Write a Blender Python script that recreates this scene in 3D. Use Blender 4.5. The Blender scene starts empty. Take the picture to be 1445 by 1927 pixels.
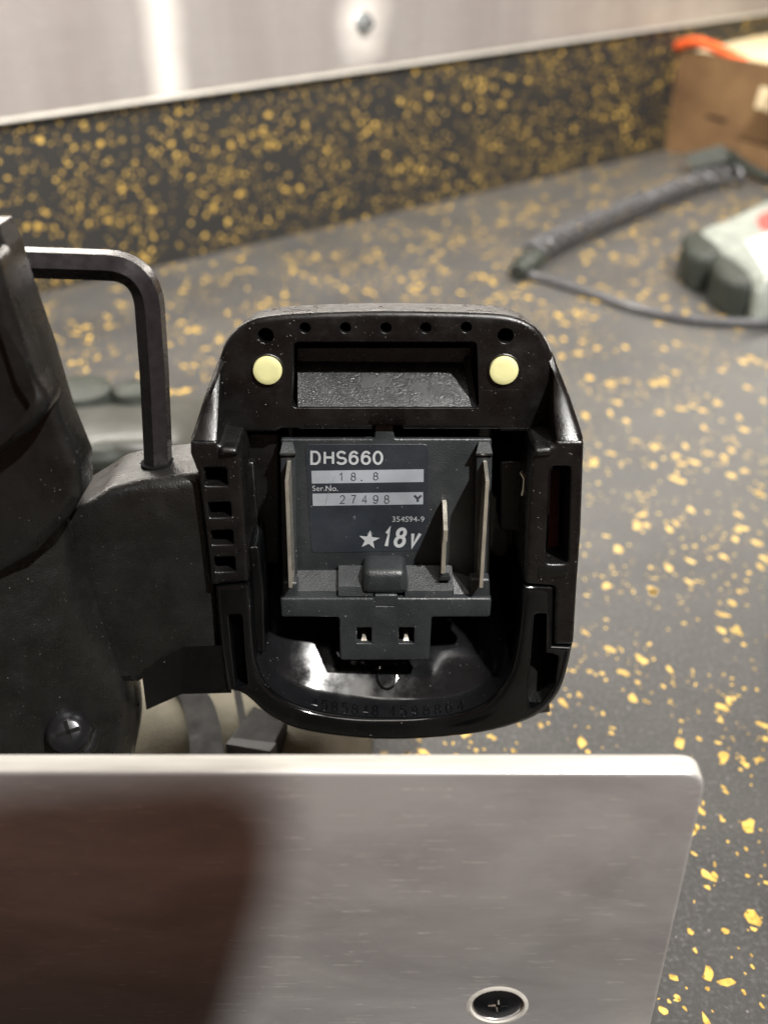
import bpy, bmesh, math, random
from mathutils import Vector, Matrix
R = math.radians
rnd = random.Random(7)
sc = bpy.context.scene
C = sc.collection

# ------------------------------------------------------------------ camera
W, H, F = 1445.0, 1927.0, 2022.0            # photograph size and focal length in its pixels
PITCH = 32.4
CAMZ = 0.216
cam_d = bpy.data.cameras.new('camera'); cam = bpy.data.objects.new('camera', cam_d); C.objects.link(cam)
cam_d.sensor_fit = 'VERTICAL'; cam_d.sensor_height = 36.0; cam_d.lens = 36.0*F/H
cam.location = (0, 0, CAMZ); cam.rotation_euler = (R(90-PITCH), 0, 0)
cam_d.clip_start = 0.005; cam_d.clip_end = 50
cam_d.dof.use_dof = True; cam_d.dof.focus_distance = 0.207; cam_d.dof.aperture_fstop = 13.5
cam_d.dof.aperture_blades = 0
sc.camera = cam
CO = Vector((0, 0, CAMZ))
AX = Vector((1, 0, 0)); AY = Vector((0, math.sin(R(PITCH)), math.cos(R(PITCH)))); AZ = Vector((0, -math.cos(R(PITCH)), math.sin(R(PITCH))))
def camv(x, y, z): return AX*x + AY*y + AZ*z
def ray(px, py): return camv((px-W/2)/F, -(py-H/2)/F, -1.0)

# ------------------------------------------------------------------ world, lamps, exposure
wd = bpy.data.worlds.new('World'); sc.world = wd; wd.use_nodes = True
wd.node_tree.nodes['Background'].inputs[0].default_value = (0.70, 0.35, 0.25, 1)
wd.node_tree.nodes['Background'].inputs[1].default_value = 0.145
FOOT_C = CO + ray(728, 963)*0.205
def lamp(name, kind, loc, target, energy, color, **kw):
    d = bpy.data.lights.new(name, kind); d.energy = energy; d.color = color
    for k, v in kw.items(): setattr(d, k, v)
    o = bpy.data.objects.new(name, d); C.objects.link(o); o.location = loc
    o.rotation_euler = (Vector(target)-Vector(loc)).to_track_quat('-Z', 'Y').to_euler()
    return o
KEYDIR = camv(0.49, 0.54, 1.0).normalized()
KEYLOC = FOOT_C + KEYDIR*1.10
lamp('work_lamp', 'AREA', KEYLOC, FOOT_C, 36.5, (1.0, 0.972, 0.93), shape='DISK', size=0.028)
# added strip lamp along the upstand, above the frame: mat glare, bright top rims
sl = lamp('added_strip_light', 'AREA', (0.06, 0.60, 0.245), (0.09, 0.53, 0.0), 4.3, (1.0, 0.94, 0.85), shape='RECTANGLE', size=1.0, size_y=0.03)
sl.rotation_euler = (R(-22), 0, R(28))
lamp('fill_light', 'AREA', (0.12, -0.15, 1.35), (0.0, 0.15, 0.1), 4.2, (1.0, 0.95, 0.88), shape='RECTANGLE', size=0.10, size_y=1.5)  # added unseen lamp for ledge highlights and soft fill
vs = sc.view_settings
vs.view_transform = 'Standard'; vs.look = 'None'; vs.exposure = 0.0; vs.gamma = 1.0
sc.cycles.use_denoising = True
sc.cycles.max_bounces = 6; sc.cycles.diffuse_bounces = 3; sc.cycles.glossy_bounces = 4

# ------------------------------------------------------------------ frames and mesh helpers (millimetres in, metres out)
MM = 0.001
class Frame:
    def __init__(s, o, ux, uy):
        s.o = Vector(o); s.ux = Vector(ux).normalized(); s.uy = Vector(uy).normalized(); s.uz = s.ux.cross(s.uy).normalized()
        s.m = Matrix((( s.ux.x, s.uy.x, s.uz.x, s.o.x), (s.ux.y, s.uy.y, s.uz.y, s.o.y), (s.ux.z, s.uy.z, s.uz.z, s.o.z), (0, 0, 0, 1)))
    def p(s, px, py, w=0.0):                   # a pixel of the photograph on this frame's plane z = w, in mm
        d = ray(px, py); n = s.uz
        t = ((s.o + n*w*MM) - CO).dot(n)/d.dot(n)
        q = CO + d*t - s.o
        return (q.dot(s.ux)/MM, q.dot(s.uy)/MM)
    def ps(s, pts, w=0.0): return [s.p(x, y, w) for x, y in pts]
    def p3(s, px, py, w=0.0): a = s.p(px, py, w); return Vector((a[0], a[1], w))

def empty(name, frame=None, loc=None):
    o = bpy.data.objects.new(name, None); C.objects.link(o); o.empty_display_size = 0.01
    if frame: o.matrix_world = frame.m
    if loc is not None: o.location = loc
    return o
def tag(o, label=None, cat=None, group=None, kind=None):
    if label: o['label'] = label
    if cat: o['category'] = cat
    if group: o['group'] = group
    if kind: o['kind'] = kind
    return o
class MB:
    def __init__(s): s.v = []; s.f = []
    def add(s, vs, fs):
        b = len(s.v); s.v += [tuple(v) for v in vs]; s.f += [tuple(i+b for i in f) for f in fs]
    def build(s, name, mat, parent=None, frame=None, smooth=35):
        me = bpy.data.meshes.new(name)
        me.from_pydata([(x*MM, y*MM, z*MM) for x, y, z in s.v], [], s.f)
        bm = bmesh.new(); bm.from_mesh(me); bmesh.ops.recalc_face_normals(bm, faces=bm.faces); bm.to_mesh(me); bm.free()
        me.polygons.foreach_set('use_smooth', [True]*len(me.polygons)); me.set_sharp_from_angle(angle=R(smooth))
        me.materials.append(mat)
        o = bpy.data.objects.new(name, me); C.objects.link(o)
        if parent: o.parent = parent
        if frame: o.matrix_world = frame.m
        return o

def area(p): return 0.5*sum(p[i][0]*p[(i+1) % len(p)][1]-p[(i+1) % len(p)][0]*p[i][1] for i in range(len(p)))
def offset(p, d):                               # inward for a counter-clockwise loop
    n = len(p); out = []
    for i in range(n):
        a, b, c = Vector(p[i-1]), Vector(p[i]), Vector(p[(i+1) % n])
        e1 = (b-a); e2 = (c-b)
        if e1.length < 1e-9 or e2.length < 1e-9: out.append(tuple(b)); continue
        e1.normalize(); e2.normalize()
        n1 = Vector((-e1.y, e1.x)); n2 = Vector((-e2.y, e2.x)); m = n1+n2
        k = m.length
        if k < 0.3: out.append(tuple(b+n1*d)); continue
        m /= k; q = d/max(0.5, m.dot(n1)); out.append((b.x+m.x*q, b.y+m.y*q))
    return out
def rounded(p, r, n=4):                         # round every corner of a polygon; r a number or a list
    out = []; k = len(p)
    for i in range(k):
        a, b, c = Vector(p[i-1]), Vector(p[i]), Vector(p[(i+1) % k])
        rr = r[i] if isinstance(r, (list, tuple)) else r
        d1 = (a-b); d2 = (c-b); l1, l2 = d1.length, d2.length; d1.normalize(); d2.normalize()
        ang = math.acos(max(-1, min(1, d1.dot(d2))))
        if rr <= 0 or ang > R(172): out.append(tuple(b)); continue
        t = min(rr/math.tan(ang/2), l1*0.45, l2*0.45)
        s, e = b+d1*t, b+d2*t
        for j in range(n+1):
            q = j/n; out.append(tuple(s*(1-q)**2 + b*2*q*(1-q) + e*q*q))
    return out
def spline(pts, n=5, closed=True):
    P = [Vector(p) for p in pts]; k = len(P); out = []
    for i in range(k if closed else k-1):
        if closed: a, b, c, d = P[i-1], P[i], P[(i+1) % k], P[(i+2) % k]
        else: b, c = P[i], P[i+1]; a = P[i-1] if i else b*2-c; d = P[i+2] if i+2 < k else c*2-b
        for j in range(n):
            t = j/n
            out.append(0.5*((2*b)+(c-a)*t+(2*a-5*b+4*c-d)*t*t+(3*b-a-3*c+d)*t**3))
    if not closed: out.append(P[-1])
    return [tuple(v) for v in out]
def circ(x, y, rx, ry=None, n=24): 
    ry = ry or rx
    return [(x+rx*math.cos(2*math.pi*i/n), y+ry*math.sin(2*math.pi*i/n)) for i in range(n)]
def fill(loops):                                # triangulate an outline with holes -> tris over concatenated indices
    bm = bmesh.new(); edges = []; k = 0
    for L in loops:
        vs = []
        for x, y in L: v = bm.verts.new((x, y, 0)); vs.append(v)
        for i in range(len(vs)): edges.append(bm.edges.new((vs[i], vs[(i+1) % len(vs)])))
    bm.verts.index_update()
    bmesh.ops.triangle_fill(bm, use_beauty=True, use_dissolve=False, edges=edges)
    t = [tuple(v.index for v in f.verts) for f in bm.faces]; bm.free()
    own = [i for i, L in enumerate(loops) for _ in L]     # drop any triangle that closes a hole
    return [f for f in t if not (own[f[0]] == own[f[1]] == own[f[2]] and own[f[0]] > 0)]
def prism(mb, outer, holes=(), w0=0.0, w1=-5.0, r=0.6, rh=0.25, seg=3, back=True, draft=0.0):
    """extruded outline with holes, its front edges rounded; w0 front, w1 back"""
    outer = list(outer); 
    if area(outer) < 0: outer.reverse()
    hs = []
    for h in holes:
        h = list(h)
        if area(h) > 0: h.reverse()
        hs.append(h)
    loops = [(outer, r)] + [(h, rh) for h in hs]
    fronts = []
    for L, rr in loops: fronts.append(offset(L, rr) if rr > 0 else L)
    tris = fill(fronts)
    vs = [(x, y, w0) for L in fronts for x, y in L]; fs = list(tris)
    mb.add(vs, fs)
    for (L, rr), fr in zip(loops, fronts):
        n = len(L); rings = [(fr, w0)]
        if rr > 0:
            for j in range(1, seg+1):
                a = math.pi/2*j/seg
                rings.append((offset(L, rr*(1-math.sin(a))) if j < seg else L, w0-rr*(1-math.cos(a))))
        rings.append((offset(L, draft) if draft and L is outer else L, w1))
        vs = [(x, y, w) for P, w in rings for x, y in P]
        fs = [(k*n+i, k*n+(i+1) % n, (k+1)*n+(i+1) % n, (k+1)*n+i) for k in range(len(rings)-1) for i in range(n)]
        mb.add(vs, fs)
    if back:
        mb.add([(x, y, w1) for L, _ in loops for x, y in (offset(L, draft) if draft and L is outer else L)], [t[::-1] for t in tris])
    return mb
def weld(o):
    bm = bmesh.new(); bm.from_mesh(o.data); bmesh.ops.remove_doubles(bm, verts=bm.verts, dist=1e-6)
    bmesh.ops.recalc_face_normals(bm, faces=bm.faces); bm.to_mesh(o.data); bm.free()
    o.data.set_sharp_from_angle(angle=R(35)); return o
def loft(mb, secs, closed=True, caps=True):
    n = len(secs[0]); vs = [p for s in secs for p in s]; m = n if closed else n-1
    fs = [(k*n+i, k*n+(i+1) % n, (k+1)*n+(i+1) % n, (k+1)*n+i) for k in range(len(secs)-1) for i in range(m)]
    if caps and closed: fs += [tuple(range(n))[::-1], tuple(range((len(secs)-1)*n, len(secs)*n))]
    mb.add(vs, fs); return mb
def surf(mb, rows, nu=6, nv=6):                 # smooth open surface through a grid of points
    R1 = [spline(r, nu, False) for r in rows]
    cols = [spline([r[i] for r in R1], nv, False) for i in range(len(R1[0]))]
    secs = [[c[j] for c in cols] for j in range(len(cols[0]))]
    return loft(mb, secs, closed=False, caps=False)
def tube(mb, path, rad, n=8, caps=True, rot=0.0, up=None):
    P = [Vector(p) for p in path]; secs = []; prev = Vector(up) if up else None
    for i, p in enumerate(P):
        t = (P[min(i+1, len(P)-1)]-P[max(i-1, 0)]).normalized()
        if prev is None: prev = t.orthogonal()
        a = (prev - t*prev.dot(t)).normalized(); prev = a; b = t.cross(a)
        rr = rad[i] if isinstance(rad, (list, tuple)) else rad
        secs.append([p + (a*math.cos(rot+2*math.pi*k/n) + b*math.sin(rot+2*math.pi*k/n))*rr for k in range(n)])
    return loft(mb, secs, caps=caps)
def lathe(mb, prof, n=32, c=(0, 0, 0)):         # profile (radius, z)
    secs = [[(c[0]+r*math.cos(2*math.pi*k/n), c[1]+r*math.sin(2*math.pi*k/n), c[2]+z) for k in range(n)] for r, z in prof]
    return loft(mb, secs)
def box(mb, x0, x1, y0, y1, z0, z1):
    v = [(x, y, z) for x in (x0, x1) for y in (y0, y1) for z in (z0, z1)]
    mb.add(v, [(0, 1, 3, 2), (4, 6, 7, 5), (0, 4, 5, 1), (2, 3, 7, 6), (0, 2, 6, 4), (1, 5, 7, 3)]); return mb
def bbox(mb, x0, x1, y0, y1, z0, z1, r=0.3):    # box with rounded front edges
    return prism(mb, rounded([(x0, y0), (x1, y0), (x1, y1), (x0, y1)], r*0.8, 2), (), z1, z0, r)

# ------------------------------------------------------------------ materials
class NT:
    def __init__(s, name):
        s.m = bpy.data.materials.new(name); s.m.use_nodes = True; s.t = s.m.node_tree
        s.b = s.t.nodes['Principled BSDF']; s.co = None
    def n(s, kind, **kw):
        x = s.t.nodes.new(kind)
        for k, v in kw.items():
            if k.startswith('i_'): x.inputs[k[2:].replace('_', ' ')].default_value = v
            else: setattr(x, k, v)
        return x
    def l(s, a, b): s.t.links.new(a, b)
    def coord(s, scale=(1000, 1000, 1000)):
        tc = s.n('ShaderNodeTexCoord'); mp = s.n('ShaderNodeMapping'); mp.inputs['Scale'].default_value = scale
        s.l(tc.outputs['Object'], mp.inputs['Vector']); return mp.outputs['Vector']
    def noise(s, co, scale, detail=3, rough=0.55, dist=0.0):
        x = s.n('ShaderNodeTexNoise'); x.inputs['Scale'].default_value = scale; x.inputs['Detail'].default_value = detail
        x.inputs['Roughness'].default_value = rough; x.inputs['Distortion'].default_value = dist
        s.l(co, x.inputs['Vector']); return x.outputs['Fac']
    def ramp(s, fac, stops):
        x = s.n('ShaderNodeValToRGB'); e = x.color_ramp.elements
        while len(e) < len(stops): e.new(0.5)
        for q, (p, c) in zip(e, stops):
            q.position = p; q.color = c if len(c) == 4 else (*c, 1)
        s.l(fac, x.inputs[0]); return x.outputs[0]
    def g(s, v): return (v, v, v)
    def mix(s, fac, a, b):
        x = s.n('ShaderNodeMix', data_type='RGBA')
        for i, v in ((0, fac), (6, a), (7, b)):
            if hasattr(v, 'links') or hasattr(v, 'is_linked'): s.l(v, x.inputs[i])
            else: x.inputs[i].default_value = v if i == 0 else ((*v, 1) if len(v) == 3 else v)
        return x.outputs[2]
    def math(s, op, a, b=0.0):
        x = s.n('ShaderNodeMath', operation=op)
        for i, v in ((0, a), (1, b)):
            if hasattr(v, 'is_linked'): s.l(v, x.inputs[i])
            else: x.inputs[i].default_value = v
        return x.outputs[0]
    def bump(s, h, dist, strength=1.0, prev=None):
        x = s.n('ShaderNodeBump'); x.inputs['Distance'].default_value = dist; x.inputs['Strength'].default_value = strength
        s.l(h, x.inputs['Height'])
        if prev: s.l(prev, x.inputs['Normal'])
        s.l(x.outputs[0], s.b.inputs['Normal']); return x.outputs[0]
    def specks(s, co, cell, size, keep):        # sparse grains of dust, 0/1
        v = s.n('ShaderNodeTexVoronoi'); v.inputs['Scale'].default_value = 1.0/cell; s.l(co, v.inputs['Vector'])
        near = s.math('LESS_THAN', v.outputs['Distance'], size/cell)
        sep = s.n('ShaderNodeSeparateColor'); s.l(v.outputs['Color'], sep.inputs[0])
        return s.math('MULTIPLY', near, s.math('GREATER_THAN', sep.outputs[0], 1-keep))
    def set(s, color=None, rough=None, metal=None, **kw):
        for k, v in (('Base Color', color), ('Roughness', rough), ('Metallic', metal)):
            if v is None: continue
            if hasattr(v, 'is_linked'): s.l(v, s.b.inputs[k])
            else: s.b.inputs[k].default_value = (*v, 1) if k == 'Base Color' else v
        for k, v in kw.items(): s.b.inputs[k.replace('_', ' ')].default_value = v
        return s
M = {}
def plastic(name, col, rough, grain=0.00004, gscale=4.0, dust=0.5, dustcol=(0.32, 0.30, 0.27), spec=0.5, smear=0.12):
    t = NT(name); co = t.coord()
    big = t.noise(co, 0.09, 3); fine = t.noise(co, gscale, 2)
    base = t.ramp(big, [(0.35, tuple(c*0.85 for c in col)), (0.7, tuple(c*1.25+0.001 for c in col))])
    if dust > 0:
        sp = t.specks(co, 1.6, 0.10, dust); sp2 = t.specks(co, 0.75, 0.06, dust)
        mask = t.ramp(t.noise(co, 0.13, 3, 0.6), [(0.46, (0.12, 0.12, 0.12)), (0.66, (0.85, 0.85, 0.85))])
        base = t.mix(t.math('MULTIPLY', t.math('MAXIMUM', sp, sp2), mask), base, dustcol)
    rr = t.n('ShaderNodeMapRange'); rr.inputs['From Min'].default_value = 0.3; rr.inputs['From Max'].default_value = 0.7
    rr.inputs['To Min'].default_value = max(0.03, rough-smear); rr.inputs['To Max'].default_value = rough+smear; t.l(t.noise(co, 0.22, 4, 0.65), rr.inputs[0])
    t.set(base, rr.outputs[0]); t.b.inputs['Specular IOR Level'].default_value = spec
    if grain: t.bump(fine, grain)
    M[name] = t.m; return t
plastic('black_plastic', (0.0021, 0.0018, 0.00175), 0.33, 0.00005, 4.5, 0.65, (0.4, 0.38, 0.35), spec=0.5)
plastic('worn_plastic', (0.0048, 0.0046, 0.0043), 0.35, 0.00011, 2.4, 0.3, (0.25, 0.24, 0.22))
plastic('gloss_plastic', (0.0012, 0.0014, 0.0016), 0.09, 0.0, 3.0, 0.15, smear=0.05)
plastic('cup_plastic', (0.004, 0.0042, 0.0048), 0.16, 0.0, 3.0, 0.4, smear=0.10)
plastic('cover_plastic', (0.0038, 0.0038, 0.0036), 0.30, 0.00003, 2.5, 0.3)
plastic('grainy_plastic', (0.013, 0.0137, 0.0145), 0.26, 0.00008, 4.2, 0.9, (0.5, 0.5, 0.5), smear=0.08)
plastic('terminal_plastic', (0.0128, 0.0148, 0.0163), 0.42, 0.00009, 3.4, 0.6, (0.45, 0.45, 0.45))
plastic('label_film', (0.0115, 0.0142, 0.0185), 0.40, 0.00001, 2.0, 0.3)
plastic('label_silver', (0.175, 0.19, 0.21), 0.45, 0.00001, 2.0, 0.3, (0.4, 0.4, 0.4))
plastic('label_print', (0.25, 0.26, 0.27), 0.5, 0.0, 2.0, 0.0)
plastic('ink', (0.02, 0.022, 0.026), 0.5, 0.0, 2.0, 0.0)
plastic('yellow_rubber', (0.47, 0.455, 0.225), 0.45, 0.00002, 2.0, 0.12)
plastic('pale_plastic', (0.22, 0.24, 0.215), 0.4, 0.0, 1.0, 0.0, smear=0.04)
plastic('dark_rubber', (0.024, 0.028, 0.023), 0.5, 0.0, 1.0, 0.0, spec=0.3, smear=0.04)
plastic('cord_rubber', (0.065, 0.065, 0.07), 0.3, 0.0, 1.0, 0.0, smear=0.04)
plastic('red_print', (0.62, 0.06, 0.05), 0.5, 0.0, 1.0, 0.0)
plastic('white_print', (0.5, 0.51, 0.53), 0.5, 0.0, 1.0, 0.0)
plastic('orange_plastic', (0.85, 0.13, 0.03), 0.45, 0.0, 1.0, 0.0)
plastic('grey_plastic', (0.05, 0.051, 0.045), 0.38, 0.0, 1.0, 0.0, smear=0.04)
plastic('beige_cloth', (0.27, 0.255, 0.195), 0.8, 0.0002, 2.0, 0.1)
plastic('webbing', (0.008, 0.008, 0.0085), 0.6, 0.0001, 2.0, 0.2, spec=0.3)
plastic('phone_body', (0.02, 0.02, 0.022), 0.3, 0.0, 1.0, 0.0)
plastic('hole_shade', (0.002, 0.002, 0.002), 0.8, 0.0, 1.0, 0.0, spec=0.1)  # near-black colour standing in for shade inside holes and recesses
plastic('red_reflection', (0.05, 0.006, 0.005), 0.4, 0.0, 1.0, 0.3)
def steel(name, col, rough, metal=1.0, rust=0.0, streak=(1, 1, 1)):
    t = NT(name); co = t.coord(tuple(1000*s for s in streak))
    a = t.noise(co, 0.5, 3, 0.5)
    base = t.ramp(a, [(0.3, tuple(c*0.75 for c in col)), (0.7, col)])
    if rust:
        k = t.ramp(t.noise(co, 0.16, 6, 0.7), [(1-rust, (0, 0, 0)), (1-rust+0.05, (1, 1, 1))])
        base = t.mix(k, base, (0.22, 0.08, 0.025)); t.l(t.math('SUBTRACT', metal, t.math('MULTIPLY', k, metal)), t.b.inputs['Metallic'])
        t.set(base)
    else: t.set(base, None, metal)
    rr = t.n('ShaderNodeMapRange'); rr.inputs['To Min'].default_value = rough*0.7; rr.inputs['To Max'].default_value = rough*1.4; t.l(a, rr.inputs[0]); t.set(None, rr.outputs[0])
    t.bump(a, 0.00002)
    M[name] = t.m
steel('nickel', (0.86, 0.81, 0.70), 0.2, 0.88)
steel('black_oxide', (0.032, 0.0285, 0.0295), 0.25, 0.6, 0.32)
steel('screw_black', (0.025, 0.025, 0.028), 0.2, 0.7)
steel('bolt_zinc', (0.50, 0.53, 0.55), 0.2, 0.85)
def aluminium(name, col, rough, metal, streak, stain):
    t = NT(name); co = t.coord((450, 1000, 1000)); cs = t.coord(tuple(1000*s for s in streak))
    st = t.noise(cs, 1.0, 5, 0.7); st2 = t.noise(cs, 6.0, 2, 0.6)
    cl = t.noise(co, 0.06, 5, 0.62, 0.5); cl2 = t.noise(co, 0.20, 6, 0.75, 0.2)
    base = t.ramp(st, [(0.25, tuple(c*0.93 for c in col)), (0.75, col)])
    base = t.mix(t.math('MULTIPLY', t.ramp(cl, [(0.38, (0, 0, 0)), (0.70, (1, 1, 1))]), stain), base, (0.20, 0.17, 0.175))
    base = t.mix(t.math('MULTIPLY', t.ramp(cl2, [(0.55, (0, 0, 0)), (0.75, (1, 1, 1))]), stain*0.55), base, (0.76, 0.74, 0.69))
    # fine scratches: thin iso-lines of stretched noise
    sc1 = t.noise(t.coord((90, 1400, 1000)), 1.0, 2, 0.5)
    ln = t.ramp(sc1, [(0.675, (0, 0, 0)), (0.70, (1, 1, 1)), (0.72, (0, 0, 0))])
    base = t.mix(t.math('MULTIPLY', ln, 0.8), base, (0.9, 0.87, 0.82))
    tc2 = t.n('ShaderNodeTexCoord'); mp2 = t.n('ShaderNodeMapping'); mp2.inputs['Rotation'].default_value = (0, 0, 0.35); mp2.inputs['Scale'].default_value = (70, 1500, 1000)
    t.l(tc2.outputs['Object'], mp2.inputs['Vector'])
    ln2 = t.ramp(t.noise(mp2.outputs['Vector'], 1.0, 1, 0.5), [(0.72, (0, 0, 0)), (0.735, (1, 1, 1)), (0.75, (0, 0, 0))])
    base = t.mix(t.math('MULTIPLY', ln2, 0.7), base, (0.95, 0.93, 0.9))
    t.set(base, None, metal)
    rr = t.n('ShaderNodeMapRange'); rr.inputs['To Min'].default_value = rough*0.65; rr.inputs['To Max'].default_value = rough*1.4; t.l(cl, rr.inputs[0]); t.set(None, rr.outputs[0])
    t.bump(st2, 0.00002, 0.6, t.bump(st, 0.00002, 0.5))
    M[name] = t.m; return t
aluminium('plate_aluminium', (0.545, 0.535, 0.525), 0.32, 0.68, (0.02, 1.8, 1.0), 0.48)
# aluminium strip on the wall: lamp reflections painted pale round the bolt and in one band
t = aluminium('strip_aluminium', (0.45, 0.425, 0.415), 0.36, 0.6, (0.008, 0.5, 1.0), 0.15)
STRIP = t
t = NT('plate_edge'); co = t.coord((60, 1000, 1000)); t.set(t.ramp(t.noise(co, 1, 4), [(0.3, (0.46, 0.445, 0.40)), (0.7, (0.62, 0.60, 0.55))]), 0.5, 0.35); M['plate_edge'] = t.m
t = NT('rubber_mat'); co = t.coord()
g1 = t.noise(co, 0.75, 4, 0.7); g2 = t.noise(co, 0.016, 4, 0.6); g3 = t.noise(co, 2.6, 2)
base = t.ramp(g1, [(0.36, (0.008, 0.008, 0.0085)), (0.52, (0.018, 0.018, 0.018)), (0.72, (0.085, 0.085, 0.083))])
base = t.mix(t.math('MULTIPLY', t.ramp(g2, [(0.35, (0, 0, 0)), (0.75, (1, 1, 1))]), 0.5), base, (0.07, 0.068, 0.064))
sp = t.specks(co, 3.6, 0.3, 0.35); base = t.mix(t.math('MULTIPLY', sp, 0.5), base, (0.3, 0.29, 0.27))
t.set(base, 0.5); t.b.inputs['Specular IOR Level'].default_value = 0.6; t.b.inputs['Sheen Weight'].default_value = 0.5; t.b.inputs['Sheen Roughness'].default_value = 0.35; t.b.inputs['Sheen Tint'].default_value = (0.9, 0.89, 0.85, 1); t.bump(g1, 0.00025, 0.7); M['rubber_mat'] = t.m
t = NT('rubber_wall'); co = t.coord()
g1 = t.noise(co, 0.75, 4, 0.7)
t.set(t.ramp(g1, [(0.4, (0.006, 0.006, 0.006)), (0.7, (0.03, 0.03, 0.028))]), 0.55); t.bump(g1, 0.0003, 0.8); M['rubber_wall'] = t.m
t = NT('yellow_chip'); co = t.coord(); g1 = t.noise(co, 0.30, 5, 0.7); t.b.inputs['Specular IOR Level'].default_value = 0.6
t.set(t.ramp(g1, [(0.32, (0.23, 0.14, 0.03)), (0.48, (0.50, 0.32, 0.06)), (0.66, (0.70, 0.47, 0.12))]), 0.45); M['yellow_chip'] = t.m
t = NT('cardboard'); co = t.coord(); g1 = t.noise(co, 0.03, 5); 
t.set(t.ramp(g1, [(0.3, (0.13, 0.07, 0.03)), (0.7, (0.24, 0.14, 0.062))]), 0.75); M['cardboard'] = t.m
t = NT('paper'); co = t.coord(); g1 = t.noise(co, 0.03, 3); 
t.set(t.ramp(g1, [(0.3, (0.78, 0.62, 0.36)), (0.7, (0.86, 0.74, 0.50))]), 0.7); M['paper'] = t.m

# ------------------------------------------------------------------ the setting: bench, rubber backboard, aluminium strip
BENCH = Frame((0, 0, 0), (1, 0, 0), (0, 1, 0))
j1 = Vector(BENCH.p(300, 500)); j2 = Vector(BENCH.p(1260, 280))
jd = (j2-j1).normalized()                       # along the backboard, to the right
jn = Vector((jd.y, -jd.x))                      # towards the viewer
WALL = Frame((j1.x*MM, j1.y*MM, 0), (jd.x, jd.y, 0), (0, 0, 1))   # local x along, y up, z towards viewer
wl = WALL.p(0, 217)[1]; wr = WALL.p(1445, 17)[1]; WTOP = 0.5*(wl+wr)
FRONT = 96.0
a = j1 - jd*900; b = j1 + jd*1900
mb = MB(); poly = [(-900, FRONT), (1500, FRONT), (b.x, b.y), (a.x, a.y)]
prism(mb, poly, (), 0, -30, 1.0)
bench = tag(mb.build('bench_top', M['rubber_mat'], frame=BENCH), 'black rubber bench top sprinkled with yellow flecks', kind='structure')
mb = MB(); box(mb, -900, 1900, 0.0, WTOP, -10, 0)
wall = tag(mb.build('wall', M['rubber_wall'], frame=WALL), 'black rubber upstand densely flecked with yellow behind the bench', kind='structure')

def chip(mb, x, y, z, ln, wd, ang):
    n = rnd.randint(6, 9); ca, sa = math.cos(ang), math.sin(ang); vs = []
    for i in range(n):
        th = 2*math.pi*i/n + rnd.uniform(-0.25, 0.25); r = rnd.uniform(0.6, 1.15)
        u, v = ln*0.5*r*math.cos(th), wd*0.5*r*math.sin(th)
        vs.append((x+u*ca-v*sa, y+u*sa+v*ca, z))
    b = len(mb.v); mb.v += vs; mb.f.append(tuple(range(b, b+n)))
from mathutils import noise as mnoise
mb = MB(); k = 0
while k < 26000:
    x = rnd.uniform(-480, 800); y = rnd.uniform(FRONT+4, 1150)
    if abs(x) > 130+y*0.75: continue
    if (Vector((x, y))-j1).dot(jn) < 3: continue
    if mnoise.noise(Vector((x*0.035, y*0.035, 3.1))) < rnd.uniform(-0.55, 0.35): continue
    s = rnd.random(); ln = 0.7+2.2*s*s+(2.2 if s > 0.9 else 0); wd = ln*rnd.uniform(0.35, 0.8)
    chip(mb, x, y, 0.06, ln*1.05, wd*1.0, R(125)+rnd.gauss(0, 0.55)); k += 1
o = tag(mb.build('yellow_fleck', M['yellow_chip'], parent=bench), kind='stuff')
mb = MB(); k = 0
while k < 6600:
    x = rnd.uniform(-420, 900); y = rnd.uniform(0, WTOP)
    if mnoise.noise(Vector((x*0.03, y*0.03, 9.1))) < rnd.uniform(-0.95, 0.4): continue
    s = rnd.random(); ln = 1.2+1.7*s*s+(1.4 if s > 0.96 else 0); wd = ln*rnd.uniform(0.4, 0.9)
    chip(mb, x, y, 0.06, ln, wd, rnd.uniform(0, math.pi)); k += 1
o = tag(mb.build('yellow_fleck', M['yellow_chip'], parent=wall), kind='stuff')

strip = empty('aluminium_strip', WALL)
tag(strip, 'dull aluminium strip bolted along the top of the flecked upstand', 'metal strip')
# painted reflections, a band and a halo round the bolt, live in the strip's material, in wall coordinates
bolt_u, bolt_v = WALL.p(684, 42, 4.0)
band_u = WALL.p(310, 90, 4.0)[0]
t = STRIP; nt = t.t
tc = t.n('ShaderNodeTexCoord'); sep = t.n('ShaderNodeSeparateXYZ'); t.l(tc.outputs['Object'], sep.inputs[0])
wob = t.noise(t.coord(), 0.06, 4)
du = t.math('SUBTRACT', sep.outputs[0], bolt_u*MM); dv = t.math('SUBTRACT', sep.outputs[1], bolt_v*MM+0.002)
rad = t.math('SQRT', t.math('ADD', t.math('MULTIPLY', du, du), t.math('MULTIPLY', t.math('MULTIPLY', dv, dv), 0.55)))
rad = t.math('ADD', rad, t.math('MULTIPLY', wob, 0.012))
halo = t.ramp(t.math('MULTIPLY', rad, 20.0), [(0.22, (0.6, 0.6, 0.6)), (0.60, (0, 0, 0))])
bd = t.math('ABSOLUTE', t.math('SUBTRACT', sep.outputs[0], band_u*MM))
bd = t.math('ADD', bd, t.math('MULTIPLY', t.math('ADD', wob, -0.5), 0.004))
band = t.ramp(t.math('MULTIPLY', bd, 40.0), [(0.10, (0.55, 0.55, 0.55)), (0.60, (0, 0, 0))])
lamp_glare = t.math('MAXIMUM', halo, band)
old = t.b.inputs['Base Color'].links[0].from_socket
vb_ = t.ramp(t.noise(t.coord((22, 3, 1)), 1.0, 3, 0.6), [(0.35, (0, 0, 0)), (0.65, (1, 1, 1))])
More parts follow.
